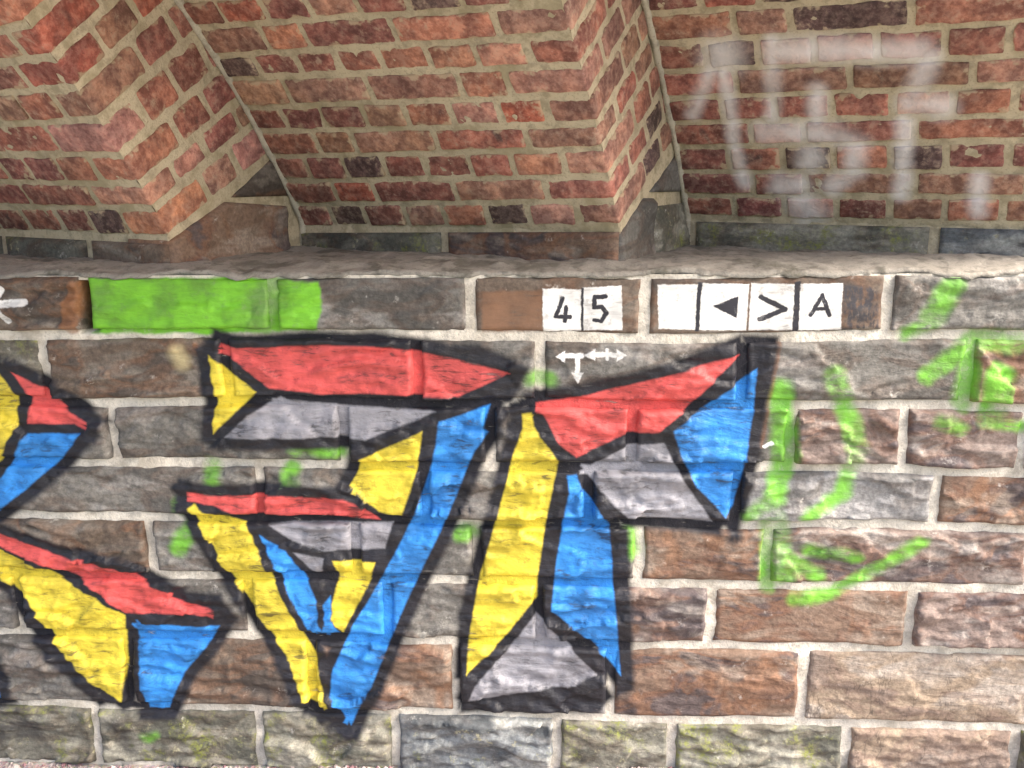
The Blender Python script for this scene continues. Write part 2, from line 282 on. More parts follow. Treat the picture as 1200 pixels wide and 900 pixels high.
def convex_parts(pts):
    """split a simple outline into convex pieces (ear clipping, then merging across diagonals)"""
    P = list(pts)
    n = len(P)
    if sum(P[i][0] * P[(i + 1) % n][1] - P[(i + 1) % n][0] * P[i][1] for i in range(n)) < 0:
        P.reverse()
    idx = list(range(n))
    tris = []
    guard = 0
    while len(idx) > 3 and guard < 200:
        guard += 1
        for k in range(len(idx)):
            i, j, l = idx[k - 1], idx[k], idx[(k + 1) % len(idx)]
            if cross(P[i], P[j], P[l]) <= 1e-9:
                continue
            if any(cross(P[i], P[j], P[q]) > 0 and cross(P[j], P[l], P[q]) > 0 and cross(P[l], P[i], P[q]) > 0
                   for q in idx if q not in (i, j, l)):
                continue
            tris.append([i, j, l])
            idx.pop(k)
            break
        else:
            break
    tris.append(idx)
    merged = True
    while merged:
        merged = False
        for a in range(len(tris)):
            for b in range(a + 1, len(tris)):
                A, B = tris[a], tris[b]
                for k in range(len(A)):
                    e0, e1 = A[k], A[(k + 1) % len(A)]
                    if e0 in B and e1 in B and B[(B.index(e1) + 1) % len(B)] == e0:
                        kb = B.index(e1)
                        rest = [B[(kb + 2 + q) % len(B)] for q in range(len(B) - 2)]
                        C = A[:k + 1] + rest + A[k + 1:]
                        m_ = len(C)
                        if all(cross(P[C[q - 1]], P[C[q]], P[C[(q + 1) % m_]]) > -1e-7 for q in range(m_)):
                            tris[a] = C
                            tris.pop(b)
                            merged = True
                        break
                if merged:
                    break
            if merged:
                break
    n = len(P)
    out = []
    for t in tris:           # second list: which edges are cuts inside the outline, not part of it
        m_ = len(t)
        out.append(([P[i] for i in t], [(t[q] + 1) % n != t[(q + 1) % m_] for q in range(m_)]))
    return out


INK = {'red': (0.60, 0.085, 0.08), 'yellow': (0.66, 0.535, 0.045), 'blue': (0.025, 0.22, 0.62), 'gray': (0.25, 0.25, 0.28),
       'green': (0.15, 0.43, 0.03), 'black': (0.010, 0.010, 0.016), 'white': (0.82, 0.82, 0.80)}


def hit(pts, box, m):
    xs = [q[0] for q in pts]
    zs = [q[1] for q in pts]
    return max(xs) > box[0] - m and min(xs) < box[1] + m and max(zs) > box[2] - m and min(zs) < box[3] + m


def seg_far(a, b, box, m):
    """true if the stroke a-b stays farther than m from the box"""
    for t in range(9):
        x, z = a[0] + (b[0] - a[0]) * t / 8, a[1] + (b[1] - a[1]) * t / 8
        if math.hypot(max(box[0] - x, 0, x - box[1]), max(box[2] - z, 0, z - box[3])) < m:
            return False
    return True


def add_paint(T, pos, base, box):
    """layers of wall paint over the base colour, only those that reach this piece of wall; returns colour, cover"""
    everything = [q for _, q in PAINT] + BLACK + WHITETRI + SQUARES + [GREENBOX, DARKPATCH, RUSTPATCH] + [[a, b] for a, b, _ in GREEN + WHITE + SMUDGE + ORANGE]
    if not any(hit(q, box, 0.05) for q in everything):
        return base, None
    T.box = box
    wob = T.vm('SUBTRACT', T.noise(pos, 14.0, 2.0, color=True), (0.5, 0.5, 0.5))
    wob2 = T.vm('SUBTRACT', T.noise(pos, 110.0, 2.0, color=True), (0.5, 0.5, 0.5))
    wp = T.vm('ADD', pos, T.vm('ADD', T.vm('SCALE', wob, None, 0.006), T.vm('SCALE', wob2, None, 0.003)))
    sp = T.n('ShaderNodeSeparateXYZ')
    T.put(sp.inputs[0], wp)
    V = T.combine(sp.outputs[0], 1.0, sp.outputs[2])
    wp1 = T.vm('ADD', pos, T.vm('ADD', T.vm('SCALE', wob, None, 0.005), T.vm('SCALE', wob2, None, 0.0055)))
    sp1 = T.n('ShaderNodeSeparateXYZ')
    T.put(sp1.inputs[0], wp1)
    V1 = T.combine(sp1.outputs[0], 1.0, sp1.outputs[2])
    streak = T.noise(T.vm('MULTIPLY', pos, (20.0, 20.0, 95.0)), 1.0, 4.0, 0.62, dist=0.8)
    spot = T.ramp(T.noise(pos, 42.0, 3.0, 0.7), 0.28, 0.46)
    soft = T.noise(pos, 9.0, 3.0, 0.6)
    worn = T.math('ADD', streak, T.math('MULTIPLY', T.math('SUBTRACT', soft, 0.5), 0.55))
    wear = T.math('MULTIPLY', T.ramp(worn, 0.25, 0.43, 0.30, 1.0), T.ramp(spot, 0, 1, 0.72, 1.0))
    tone = T.math('MULTIPLY', T.ramp(streak, 0.3, 0.7, 0.88, 1.06), T.ramp(soft, 0.3, 0.7, 0.70, 1.16))
    state = [base, None]

    def lay(mask, ink, c):
        mk = T.math('MULTIPLY', mask, c)
        state[0] = T.mix(mk, state[0], T.vm('SCALE', ink, None, tone))
        state[1] = mk if state[1] is None else T.math('MAXIMUM', state[1], mk)

    def strokes(lst, VV, k=1.0, m=0.02):
        d = None
        for a, b, wd in lst:
            if not seg_far(a, b, box, wd * k + m):
                d = T.least(d, T.math('SUBTRACT', T.capsule(VV, a, b), wd * k))
        return d

    def shapes(lst, VV, m):
        d = None
        for q in lst:
            if hit(q, box, m):
                d = T.least(d, T.poly(VV, q))
        return d

    wp2 = T.vm('ADD', wp, T.vm('SCALE', wob, None, 0.022))
    sp2 = T.n('ShaderNodeSeparateXYZ')
    T.put(sp2.inputs[0], wp2)
    V2 = T.combine(sp2.outputs[0], 1.0, sp2.outputs[2])
    d = strokes(GREEN, V2, 0.9, 0.035)
    if d is not None:
        lay(T.ramp(d, 0.013, -0.012), INK['green'], T.math('MULTIPLY', wear, T.ramp(soft, 0.32, 0.62, 0.40, 0.90)))
    d = shapes([GREENBOX], V2, 0.03)
    if d is not None:
        lay(T.ramp(d, 0.006, -0.005), (0.16, 0.46, 0.02), T.math('MULTIPLY', T.ramp(spot, 0, 1, 0.80, 1.0), T.ramp(soft, 0.3, 0.55, 0.72, 0.97)))
    if hit([(-0.955, -0.475)], box, 0.06):
        lay(T.ramp(T.capsule(V, (-0.958, -0.465), (-0.95, -0.485)), 0.036, 0.004), (0.62, 0.52, 0.28), 0.8)
    d = strokes(SMUDGE, V2, 1.0, 0.03)
    if d is not None:
        lay(T.ramp(d, 0.016, -0.02), INK['black'], T.math('MULTIPLY', wear, 0.62))
    d = strokes(ORANGE, V, 1.0, 0.03)
    if d is not None:
        lay(T.ramp(d, 0.006, -0.003), (0.34, 0.13, 0.04), T.math('MULTIPLY', wear, 0.5))
    ds = []
    dk = None
    for c, q in PAINT:
        if hit(q, box, 0.05):
            e = T.poly(V, q)
            if e is not None:
                ds.append((c, e))
                dk = T.least(dk, e)
    if dk is not None:
        dk = T.math('SUBTRACT', dk, 0.030)
    dk = T.least(dk, shapes(BLACK, V, 0.03))
    if dk is not None:
        lay(T.ramp(dk, 0.013, -0.007), INK['black'], T.ramp(streak, 0.24, 0.38, 0.55, 1.0))
    for ink in ('gray', 'yellow', 'blue', 'red'):
        d = None
        for c, e in ds:
            if c == ink:
                d = T.least(d, e)
        if d is not None:
            lay(T.ramp(d, 0.004, -0.004), INK[ink], wear)
    d = shapes([DARKPATCH], V, 0.01)
    if d is not None:
        lay(T.ramp(d, 0.006, -0.004), (0.035, 0.035, 0.045), T.math('MULTIPLY', T.ramp(T.noise(T.vm('MULTIPLY', pos, (1.0, 1.0, 0.5)), 55.0, 3.0, 0.7), 0.40, 0.58), 0.9))
    d = shapes([RUSTPATCH], V1, 0.0)
    if d is not None:
        lay(T.ramp(d, 0.006, -0.004), (0.21, 0.105, 0.055), T.math('MULTIPLY', wear, 0.75))
    d = T.least(strokes(WHITE, V1, 1.0, 0.005), shapes(WHITETRI + SQUARES, V1, 0.005))
    if d is not None:
        lay(T.ramp(d, 0.0022, -0.0018), INK['white'], T.math('MULTIPLY', T.ramp(spot, 0, 1, 0.68, 1.0), T.ramp(worn, 0.22, 0.38, 0.6, 1.0)))
    d = T.least(strokes(GLYPH, V1, 1.45, 0.004), shapes(DARKGAPS + GLYPHTRI, V1, 0.0))
    if d is not None:
        lay(T.ramp(d, 0.0015, -0.0015), (0.02, 0.02, 0.03), T.ramp(spot, 0, 1, 0.8, 1.0))
    return state[0], state[1]


# stone kinds: three tones and the amount of rust, moss and lime on them
KIND = {'grey': ((0.150, 0.143, 0.130), (0.086, 0.081, 0.074), (0.25, 0.24, 0.225), 0.10, 0.0),
        'pale': ((0.24, 0.237, 0.235), (0.14, 0.137, 0.133), (0.38, 0.37, 0.365), 0.04, 0.0),
        'brown': ((0.135, 0.102, 0.078), (0.080, 0.063, 0.052), (0.21, 0.185, 0.155), 0.30, 0.0),
        'rust': ((0.180, 0.118, 0.084), (0.092, 0.070, 0.068), (0.28, 0.225, 0.18), 0.50, 0.0),
        'purple': ((0.185, 0.140, 0.122), (0.100, 0.079, 0.080), (0.35, 0.315, 0.285), 0.32, 0.0),
        'tan': ((0.31, 0.240, 0.175), (0.21, 0.160, 0.13), (0.39, 0.345, 0.30), 0.10, 0.0),
        'moss': ((0.17, 0.165, 0.135), (0.09, 0.09, 0.073), (0.30, 0.29, 0.24), 0.08, 0.40),
        'dark': ((0.105, 0.105, 0.085), (0.055, 0.056, 0.048), (0.17, 0.165, 0.135), 0.12, 0.32),
        'slate': ((0.15, 0.163, 0.172), (0.075, 0.083, 0.089), (0.34, 0.35, 0.33), 0.03, 0.06)}
seed_ctr = [0]


def stone_mat(kind, box=None, rough=1.0):
    seed_ctr[0] += 1
    sd = seed_ctr[0]
    c1, c2, c3, rust, moss = KIND[kind]
    j = rnd(0.88, 1.12)
    c1, c2, c3 = [tuple(q * j for q in c) for c in (c1, c2, c3)]
    T = Tree('stone_' + kind)
    pos = T.n('ShaderNodeNewGeometry').outputs['Position']
    p = T.vm('ADD', pos, (sd * 1.7, sd * 0.9, sd * 2.3))
    st = T.noise(T.vm('MULTIPLY', p, (6.0, 6.0, 17.0)), 1.0, 4.0, 0.62, dist=1.6)
    patch = T.noise(T.vm('MULTIPLY', p, (1.0, 1.0, 1.9)), 5.0, 3.0, 0.58, dist=0.7)
    film = T.noise(T.vm('MULTIPLY', p, (1.0, 1.0, 2.4)), 4.2, 3.0, 0.62, dist=0.4)
    fine = T.noise(p, 95.0, 3.0, 0.7)
    col = T.mix(T.ramp(patch, 0.43, 0.56), c1, c2)
    col = T.mix(T.math('MULTIPLY', T.ramp(film, 0.50, 0.60), T.ramp(st, 0.30, 0.62, 0.35, 0.9)), col, c3)
    col = T.mix(T.math('MULTIPLY', T.ramp(st, 0.52, 0.72), 0.35), col, c3)
    rim = T.math('SUBTRACT', 1.0, T.math('MULTIPLY', T.math('ABSOLUTE', T.math('SUBTRACT', patch, 0.53)), 14.0), clamp=True)
    col = T.mix(T.math('MULTIPLY', rim, 0.02 + 0.85 * rust), col, (0.27, 0.115, 0.045))
    col = T.mix(T.ramp(T.noise(p, 8.0, 2.0, 0.6, dist=0.8), 0.76 - 0.42 * rust, 0.86 - 0.36 * rust, 0.0, 0.7), col, (0.22, 0.115, 0.065))
    if moss > 0:
        mm = T.math('MULTIPLY', T.ramp(T.noise(p, 12.0, 5.0, 0.7), 0.62 - 0.3 * moss, 0.78 - 0.3 * moss), T.ramp(fine, 0.35, 0.6))
        col = T.mix(mm, col, (0.17, 0.185, 0.045))
        col = T.mix(T.ramp(T.noise(p, 30.0, 4.0, 0.7), 0.60, 0.70, 0.0, 0.7), col, (0.34, 0.32, 0.20))
    lime = T.math('MULTIPLY', T.ramp(T.noise(p, 21.0, 3.0, 0.65), 0.62, 0.75), T.ramp(fine, 0.42, 0.6))
    col = T.mix(T.math('MULTIPLY', lime, 0.55), col, (0.52, 0.50, 0.46))
    col = T.mix(T.ramp(fine, 0.30, 0.70), T.mix(1.0, col, (0.70, 0.70, 0.70), 'MULTIPLY'), T.mix(1.0, col, (1.16, 1.16, 1.16), 'MULTIPLY'))
    crack = None
    if kind == 'tan':
        cn = T.noise(T.vm('MULTIPLY', p, (17.0, 17.0, 5.0)), 1.0, 4.0, 0.55)
        crack = T.math('MULTIPLY', T.ramp(T.math('ABSOLUTE', T.math('SUBTRACT', cn, 0.5)), 0.013, 0.003), T.ramp(T.noise(p, 11.0, 2.0), 0.46, 0.56))
        col = T.mix(T.math('MULTIPLY', crack, 0.5), col, (0.06, 0.045, 0.038))
    total = None
    if box:
        col, total = add_paint(T, pos, col, box)
    T.put(T.bsdf.inputs['Base Color'], col)
    if total is not None:
        T.put(T.bsdf.inputs['Roughness'], T.ramp(total, 0, 1, 0.80, 0.6))
    else:
        T.bsdf.inputs['Roughness'].default_value = 0.85
    b = T.bump(st, 0.5 * rough, 0.010)
    b = T.bump(patch, 0.6 * rough, 0.012, b)
    if crack is not None:
        b = T.bump(crack, -0.7, 0.004, b)
    b = T.bump(T.noise(T.vm('MULTIPLY', p, (1.0, 1.0, 1.5)), 30.0, 3.0, 0.62), 0.5 * rough, 0.007, b)
    b = T.bump(fine, 0.3 * rough, 0.0015, b)
    T.put(T.bsdf.inputs['Normal'], b)
    return T.mat


def mortar_mat(name, tone, box=None, stain=None, ghost=False):
    T = Tree(name)
    pos = T.n('ShaderNodeNewGeometry').outputs['Position']
    big = T.noise(pos, 4.0, 3.0, 0.6)
    mid = T.noise(pos, 28.0, 4.0, 0.65)
    fine = T.noise(pos, 170.0, 3.0, 0.7)
    dk = tuple(q * 0.62 for q in tone)
    col = T.mix(T.ramp(big, 0.35, 0.65), tone, tuple(q * 0.82 for q in tone))
    col = T.mix(T.ramp(mid, 0.47, 0.66, 0.0, 0.9), col, dk)
    col = T.mix(T.ramp(fine, 0.30, 0.48, 0.55, 0.0), col, tuple(q * 0.42 for q in tone))
    if stain:
        col = T.mix(T.ramp(T.noise(pos, 7.0, 5.0, 0.7), 0.50, 0.64, 0.0, 0.75), col, stain)
    total = None
    if box:
        col, total = add_paint(T, pos, col, box)
    if ghost:
        col = add_ghost(T, col, 0.80)
    T.put(T.bsdf.inputs['Base Color'], col)
    T.bsdf.inputs['Roughness'].default_value = 0.9
    b = T.bump(mid, 0.8, 0.008)
    b = T.bump(fine, 0.7, 0.0025, b)
    T.put(T.bsdf.inputs['Normal'], b)
    return T.mat


def add_ghost(T, col, amount):
    """faded white spray lettering, in metres along the rib and up its curve"""
    uv = T.n('ShaderNodeUVMap', uv_map='UVMap').outputs[0]
    wob = T.vm('SUBTRACT', T.noise(uv, 18.0, 2.0, color=True), (0.5, 0.5, 0.5))
    q = T.vm('ADD', uv, T.vm('SCALE', wob, None, 0.016))
    sp = T.n('ShaderNodeSeparateXYZ')
    T.put(sp.inputs[0], q)
    V = T.combine(sp.outputs[0], 1.0, sp.outputs[1])
    acc = None
    for a, b, wd in GHOST:
        mk = T.ramp(T.math('DIVIDE', T.capsule(V, a, b), wd * 1.3), 1.3, 0.0)
        acc = mk if acc is None else T.math('MAXIMUM', acc, mk)
    acc = T.math('MULTIPLY', acc, T.ramp(T.noise(uv, 9.0, 3.0), 0.30, 0.55, 0.6, 1.0))
    return T.mix(T.math('MULTIPLY', acc, amount), col, (0.80, 0.78, 0.78))


def brick_mat(name, ghost=False):
    T = Tree(name)
    oi = T.n('ShaderNodeObjectInfo')
    pos = T.n('ShaderNodeNewGeometry').outputs['Position']
    p = T.vm('ADD', pos, T.vm('SCALE', T.combine(1.3, 2.1, 0.7), None, T.math('MULTIPLY', oi.outputs['Random'], 40.0)))
    base = oi.outputs['Color']
    blot = T.noise(p, 16.0, 3.0, 0.65)
    mid = T.noise(p, 52.0, 4.0, 0.7)
    fine = T.noise(p, 190.0, 3.0, 0.7)
    col = T.mix(T.ramp(blot, 0.38, 0.68), T.mix(1.0, base, (0.55, 0.50, 0.54), 'MULTIPLY'), T.mix(1.0, base, (1.25, 1.25, 1.22), 'MULTIPLY'))
    col = T.mix(T.ramp(mid, 0.36, 0.62), T.mix(1.0, col, (0.70, 0.66, 0.68), 'MULTIPLY'), T.mix(1.0, col, (1.15, 1.16, 1.18), 'MULTIPLY'))
    soot = T.ramp(T.noise(p, 11.0, 3.0, 0.6, dist=0.5), 0.63, 0.74, 0.0, 0.75)
    col = T.mix(soot, col, (0.045, 0.030, 0.032))
    smear = T.math('MULTIPLY', T.ramp(mid, 0.52, 0.70), T.ramp(T.noise(p, 7.0, 3.0, 0.6), 0.42, 0.66))
    col = T.mix(T.math('MULTIPLY', smear, 0.60), col, (0.47, 0.36, 0.25))
    col = T.mix(T.ramp(fine, 0.60, 0.76, 0.0, 0.35), col, (0.50, 0.38, 0.30))
    col = T.mix(T.ramp(fine, 0.26, 0.42, 0.55, 0.0), col, (0.05, 0.022, 0.018))
    se = T.n('ShaderNodeSeparateXYZ')
    T.put(se.inputs[0], T.n('ShaderNodeUVMap', uv_map='EdgeMap').outputs[0])
    butter = T.ramp(T.math('SUBTRACT', se.outputs[0], T.math('MULTIPLY', T.math('SUBTRACT', T.noise(p, 30.0, 3.0, 0.6), 0.54), 0.075)), 0.006, -0.003)
    col = T.mix(T.math('MULTIPLY', butter, 0.75), col, (0.50, 0.40, 0.26))
    col = T.mix(T.ramp(mid, 0.40, 0.66, 0.04, 0.24), col, (0.44, 0.34, 0.27))
    grime = T.ramp(T.noise(pos, 2.6, 4.0, 0.6), 0.48, 0.68, 0.0, 0.45)
    col = T.mix(grime, col, T.mix(1.0, col, (0.50, 0.47, 0.40), 'MULTIPLY'))
    if ghost:
        col = add_ghost(T, col, 0.74)
    T.put(T.bsdf.inputs['Base Color'], col)
    T.bsdf.inputs['Roughness'].default_value = 0.86
    b = T.bump(mid, 0.8, 0.006)
    b = T.bump(fine, 0.6, 0.002, b)
    T.put(T.bsdf.inputs['Normal'], b)
    return T.mat


# ------------------------------------------------------------------ ground
def ground_z(x, y):
    return -1.602 + 0.024 * max(-3, min(3, x)) + 0.012 * nz(x * 2.2, y * 2.2, 0) + 0.006 * nz(x * 9, y * 9, 3)


def build_ground():
    T = Tree('packed_gravel')
    pos = T.n('ShaderNodeNewGeometry').outputs['Position']
    a = T.noise(pos, 60.0, 4.0, 0.7)
    b = T.noise(pos, 2.0, 3.0)
    vor = T.n('ShaderNodeTexVoronoi')
    T.put(vor.inputs['Vector'], pos)
    vor.inputs['Scale'].default_value = 110.0
    c = T.mix(T.ramp(a, 0.3, 0.7), (0.24, 0.20, 0.185), (0.42, 0.37, 0.345))
    c = T.mix(T.ramp(b, 0.35, 0.65, 0.0, 0.5), c, (0.30, 0.265, 0.235))
    c = T.mix(0.25, c, vor.outputs['Color'], 'SOFT_LIGHT')
    sx = T.n('ShaderNodeSeparateXYZ')
    T.put(sx.inputs[0], pos)
    bounce_cut = T.mix(T.ramp(a, 0.3, 0.7), (0.035, 0.055, 0.018), (0.075, 0.095, 0.035))  # unseen far ground, coloured dark green to lessen bounce light
    c = T.mix(T.ramp(T.math('ADD', sx.outputs[1], T.math('MULTIPLY', b, 1.5)), -3.2, -4.2), c, bounce_cut)
    T.put(T.bsdf.inputs['Base Color'], c)
    T.bsdf.inputs['Roughness'].default_value = 0.95
    T.put(T.bsdf.inputs['Normal'], T.bump(vor.outputs['Distance'], 0.6, 0.006))
    xs = [-150, -60, -25, -10, -5, -3] + [-2.6 + 0.05 * i for i in range(105)] + [3, 5, 10, 25, 60, 150]
    ys = [-150, -60, -25, -10, -5, -3] + [-2.4 + 0.05 * i for i in range(50)] + [0.3, 2, 10, 60, 150]
    V = [(x, y, ground_z(x, y)) for y in ys for x in xs]
    g = mesh_obj('ground', V, grid_faces(len(xs), len(ys)), T.mat)
    g['kind'] = 'structure'
    T = Tree('bounce_path_tone')  # unseen path, added to steer bounce light; pale to brighten the soffits
    pos = T.n('ShaderNodeNewGeometry').outputs['Position']
    c = T.mix(T.ramp(T.noise(pos, 90.0, 3.0, 0.7), 0.35, 0.7), (0.21, 0.19, 0.165), (0.33, 0.30, 0.265))
    c = T.mix(T.ramp(T.noise(pos, 1.3, 3.0), 0.45, 0.65, 0.0, 0.6), c, (0.25, 0.23, 0.20))
    T.put(T.bsdf.inputs['Base Color'], c)
    T.bsdf.inputs['Roughness'].default_value = 0.9
    xs = [-60 + 4 * i for i in range(13)] + [-10 + 0.5 * i for i in range(41)] + [12 + 4 * i for i in range(13)]
    ys = [-3.7 + 0.2 * i for i in range(16)]
    V = [(x, y, -1.602 + 0.024 * max(-3, min(3, x)) + 0.024) for y in ys for x in xs]
    g = mesh_obj('bounce_path', V, grid_faces(len(xs), len(ys)), T.mat)
    g['kind'] = 'structure'
    # loose chippings along the foot of the wall: too many to count
    T = Tree('chippings')
    pos = T.n('ShaderNodeNewGeometry').outputs['Position']
    v = T.n('ShaderNodeTexVoronoi')
    T.put(v.inputs['Vector'], pos)
    v.inputs['Scale'].default_value = 45.0
    sx = T.n('ShaderNodeSeparateXYZ')
    T.put(sx.inputs[0], v.outputs['Color'])
    c = T.mix(sx.outputs[0], (0.17, 0.13, 0.13), (0.50, 0.44, 0.41))
    c = T.mix(T.ramp(sx.outputs[1], 0.75, 0.8), c, (0.20, 0.11, 0.12))
    T.put(T.bsdf.inputs['Base Color'], c)
    T.bsdf.inputs['Roughness'].default_value = 0.8
    R = random.Random(11)
    base = [(1, 0, 0), (-1, 0, 0), (0, 1, 0), (0, -1, 0), (0, 0, 1), (0, 0, -1)]
    ff = [(0, 2, 4), (2, 1, 4), (1, 3, 4), (3, 0, 4), (2, 0, 5), (1, 2, 5), (3, 1, 5), (0, 3, 5)]
    V, F = [], []
    for _ in range(9000):
        x = R.uniform(-1.95, 1.75)
        y = -0.02 - abs(R.gauss(0, 0.16))
        s = R.choice([0.003, 0.004, 0.005, 0.006, 0.009])
        z = ground_z(x, y) + s * 0.3
        o = len(V)
        t = R.uniform(0, 6.28)
        for bx, by, bz in base:
            k = s * R.uniform(0.7, 1.3)
            X, Y = bx * math.cos(t) - by * math.sin(t), bx * math.sin(t) + by * math.cos(t)
            V.append((x + X * k, y + Y * k, z + bz * k * 0.7))
        F += [tuple(o + i for i in q) for q in ff]
    g = mesh_obj('gravel', V, F, T.mat, smooth=False)
    g['kind'] = 'stuff'
    g['label'] = 'loose pinkish gravel along the foot of the stone wall'
    g['category'] = 'gravel'


# ------------------------------------------------------------------ stone abutment wall
STYLE = [['brown', 'grey', 'grey', 'brown', 'brown', 'grey'],
         ['moss', 'brown', 'grey', 'grey', 'grey', 'grey', 'rust'],
         ['grey', 'grey', 'grey', 'grey', 'grey', 'purple', 'purple', 'brown'],
         ['grey', 'grey', 'grey', 'grey', 'pale', 'rust'],
         ['grey', 'brown', 'grey', 'grey', 'grey', 'rust', 'purple'],
         ['grey', 'grey', 'grey', 'grey', 'purple', 'rust', 'purple'],
         ['grey', 'brown', 'rust', 'pale', 'rust', 'tan'],
         ['moss', 'moss', 'moss', 'slate', 'moss', 'moss', 'tan', 'moss']]
FLAT = {(0, 3): 0.25, (0, 4): 0.15, (0, 1): 0.6, (0, 2): 0.7, (6, 5): 0.55, (6, 4): 0.6, (5, 5): 0.6}
STONE_LABEL = {(0, 1): 'stone painted bright green', (0, 3): 'stone with white squares reading 4 and 5 and a rust patch',
               (0, 4): 'stone with four white squares, two arrows and an A', (0, 0): 'dark stone with a white painted star',
               (1, 4): 'stone with small white arrows', (7, 4): 'mossy stone', (6, 5): 'long tan stone with cracks'}


def stone_mesh(x0, x1, z0, z1, sd, rel, tilt):
    w_, h_ = x1 - x0, z1 - z0
    nx, nzv = max(8, int(w_ / 0.006)), max(8, int(h_ / 0.006))
    V = []
    bulge = 0.008 + 0.007 * rel
    for j in range(nzv + 1):
        for i in range(nx + 1):
            a, b = i / nx, j / nzv
            x, z = x0 + a * w_, z0 + b * h_
            e = min(a * w_, (1 - a) * w_, b * h_, (1 - b) * h_)
            k = min(1.0, e / (0.0105 + 0.007 * nz(x * 9, z * 9, sd + 4)))
            k = k * k * (3 - 2 * k)
            big = nz(x * 4 + sd, z * 7, sd * 1.3)
            st = nz(x * 3.4 + sd * 2, z * 36 + 2.6 * nz(x * 5, z * 5, sd), sd)
            st = max(-0.35, min(0.35, st * 1.6))
            stp = nz(x * 6 + sd * 3, z * 16, sd * 0.7)
            stp = 0.5 * (1 if stp > 0.12 else (-1 if stp < -0.25 else 0))
            wx, wz = x + 0.02 * nz(x * 14, z * 14, sd), z + 0.012 * nz(x * 14, z * 14, sd + 8)
            dd, pp = noise.voronoi((wx * 5.5 + sd, wz * 13.0, sd), distance_metric='DISTANCE')
            c0 = pp[0]
            hsh = noise.cell_vector((c0[0] * 37.1, c0[1] * 53.7, c0[2] * 11.3))
            facet = 0.011 * hsh[0] + 0.006 * hsh[1] * (wx * 5.5 + sd - c0[0]) + 0.012 * hsh[2] * (wz * 13.0 - c0[1])
            fr = noise.fractal((x * 28 + sd, sd, z * 40), 1.0, 2.1, 4)
            h = 0.003 + k * (bulge * (0.75 + 0.9 * big) + rel * (0.009 * st + 0.006 * stp + 0.0045 * fr + 1.25 * facet) + tilt[0] * (a - 0.5) + tilt[1] * (b - 0.5))
            h = max(h, 0.003 + 0.011 * k)
            if e <= 1e-6:
                h = -0.035
            # uneven outline
            ex = 0.008 * nz(z * 26 + sd, x * 3, 1) * (1 - k) + 0.005 * nz(x * 3, z * 7, 2)
            ez = 0.007 * nz(x * 22 + sd, z * 3, 5) * (1 - k) + 0.009 * nz(x * 2.1, z * 3.5, 9)
            V.append((x + ex, -h, z + ez))
    F = grid_faces(nx + 1, nzv + 1)
    n0 = len(V)
    # back of the block
    ring = [i for i in range(nx + 1)] + [j * (nx + 1) + nx for j in range(1, nzv + 1)] + \
           [nzv * (nx + 1) + i for i in range(nx - 1, -1, -1)] + [j * (nx + 1) for j in range(nzv - 1, 0, -1)]
    for q in ring:
        V.append((V[q][0], 0.12, V[q][2]))
    m_ = len(ring)
    for q in range(m_):
        F.append((ring[(q + 1) % m_], ring[q], n0 + q, n0 + (q + 1) % m_))
    F.append(tuple(n0 + q for q in range(m_)))
    return V, F


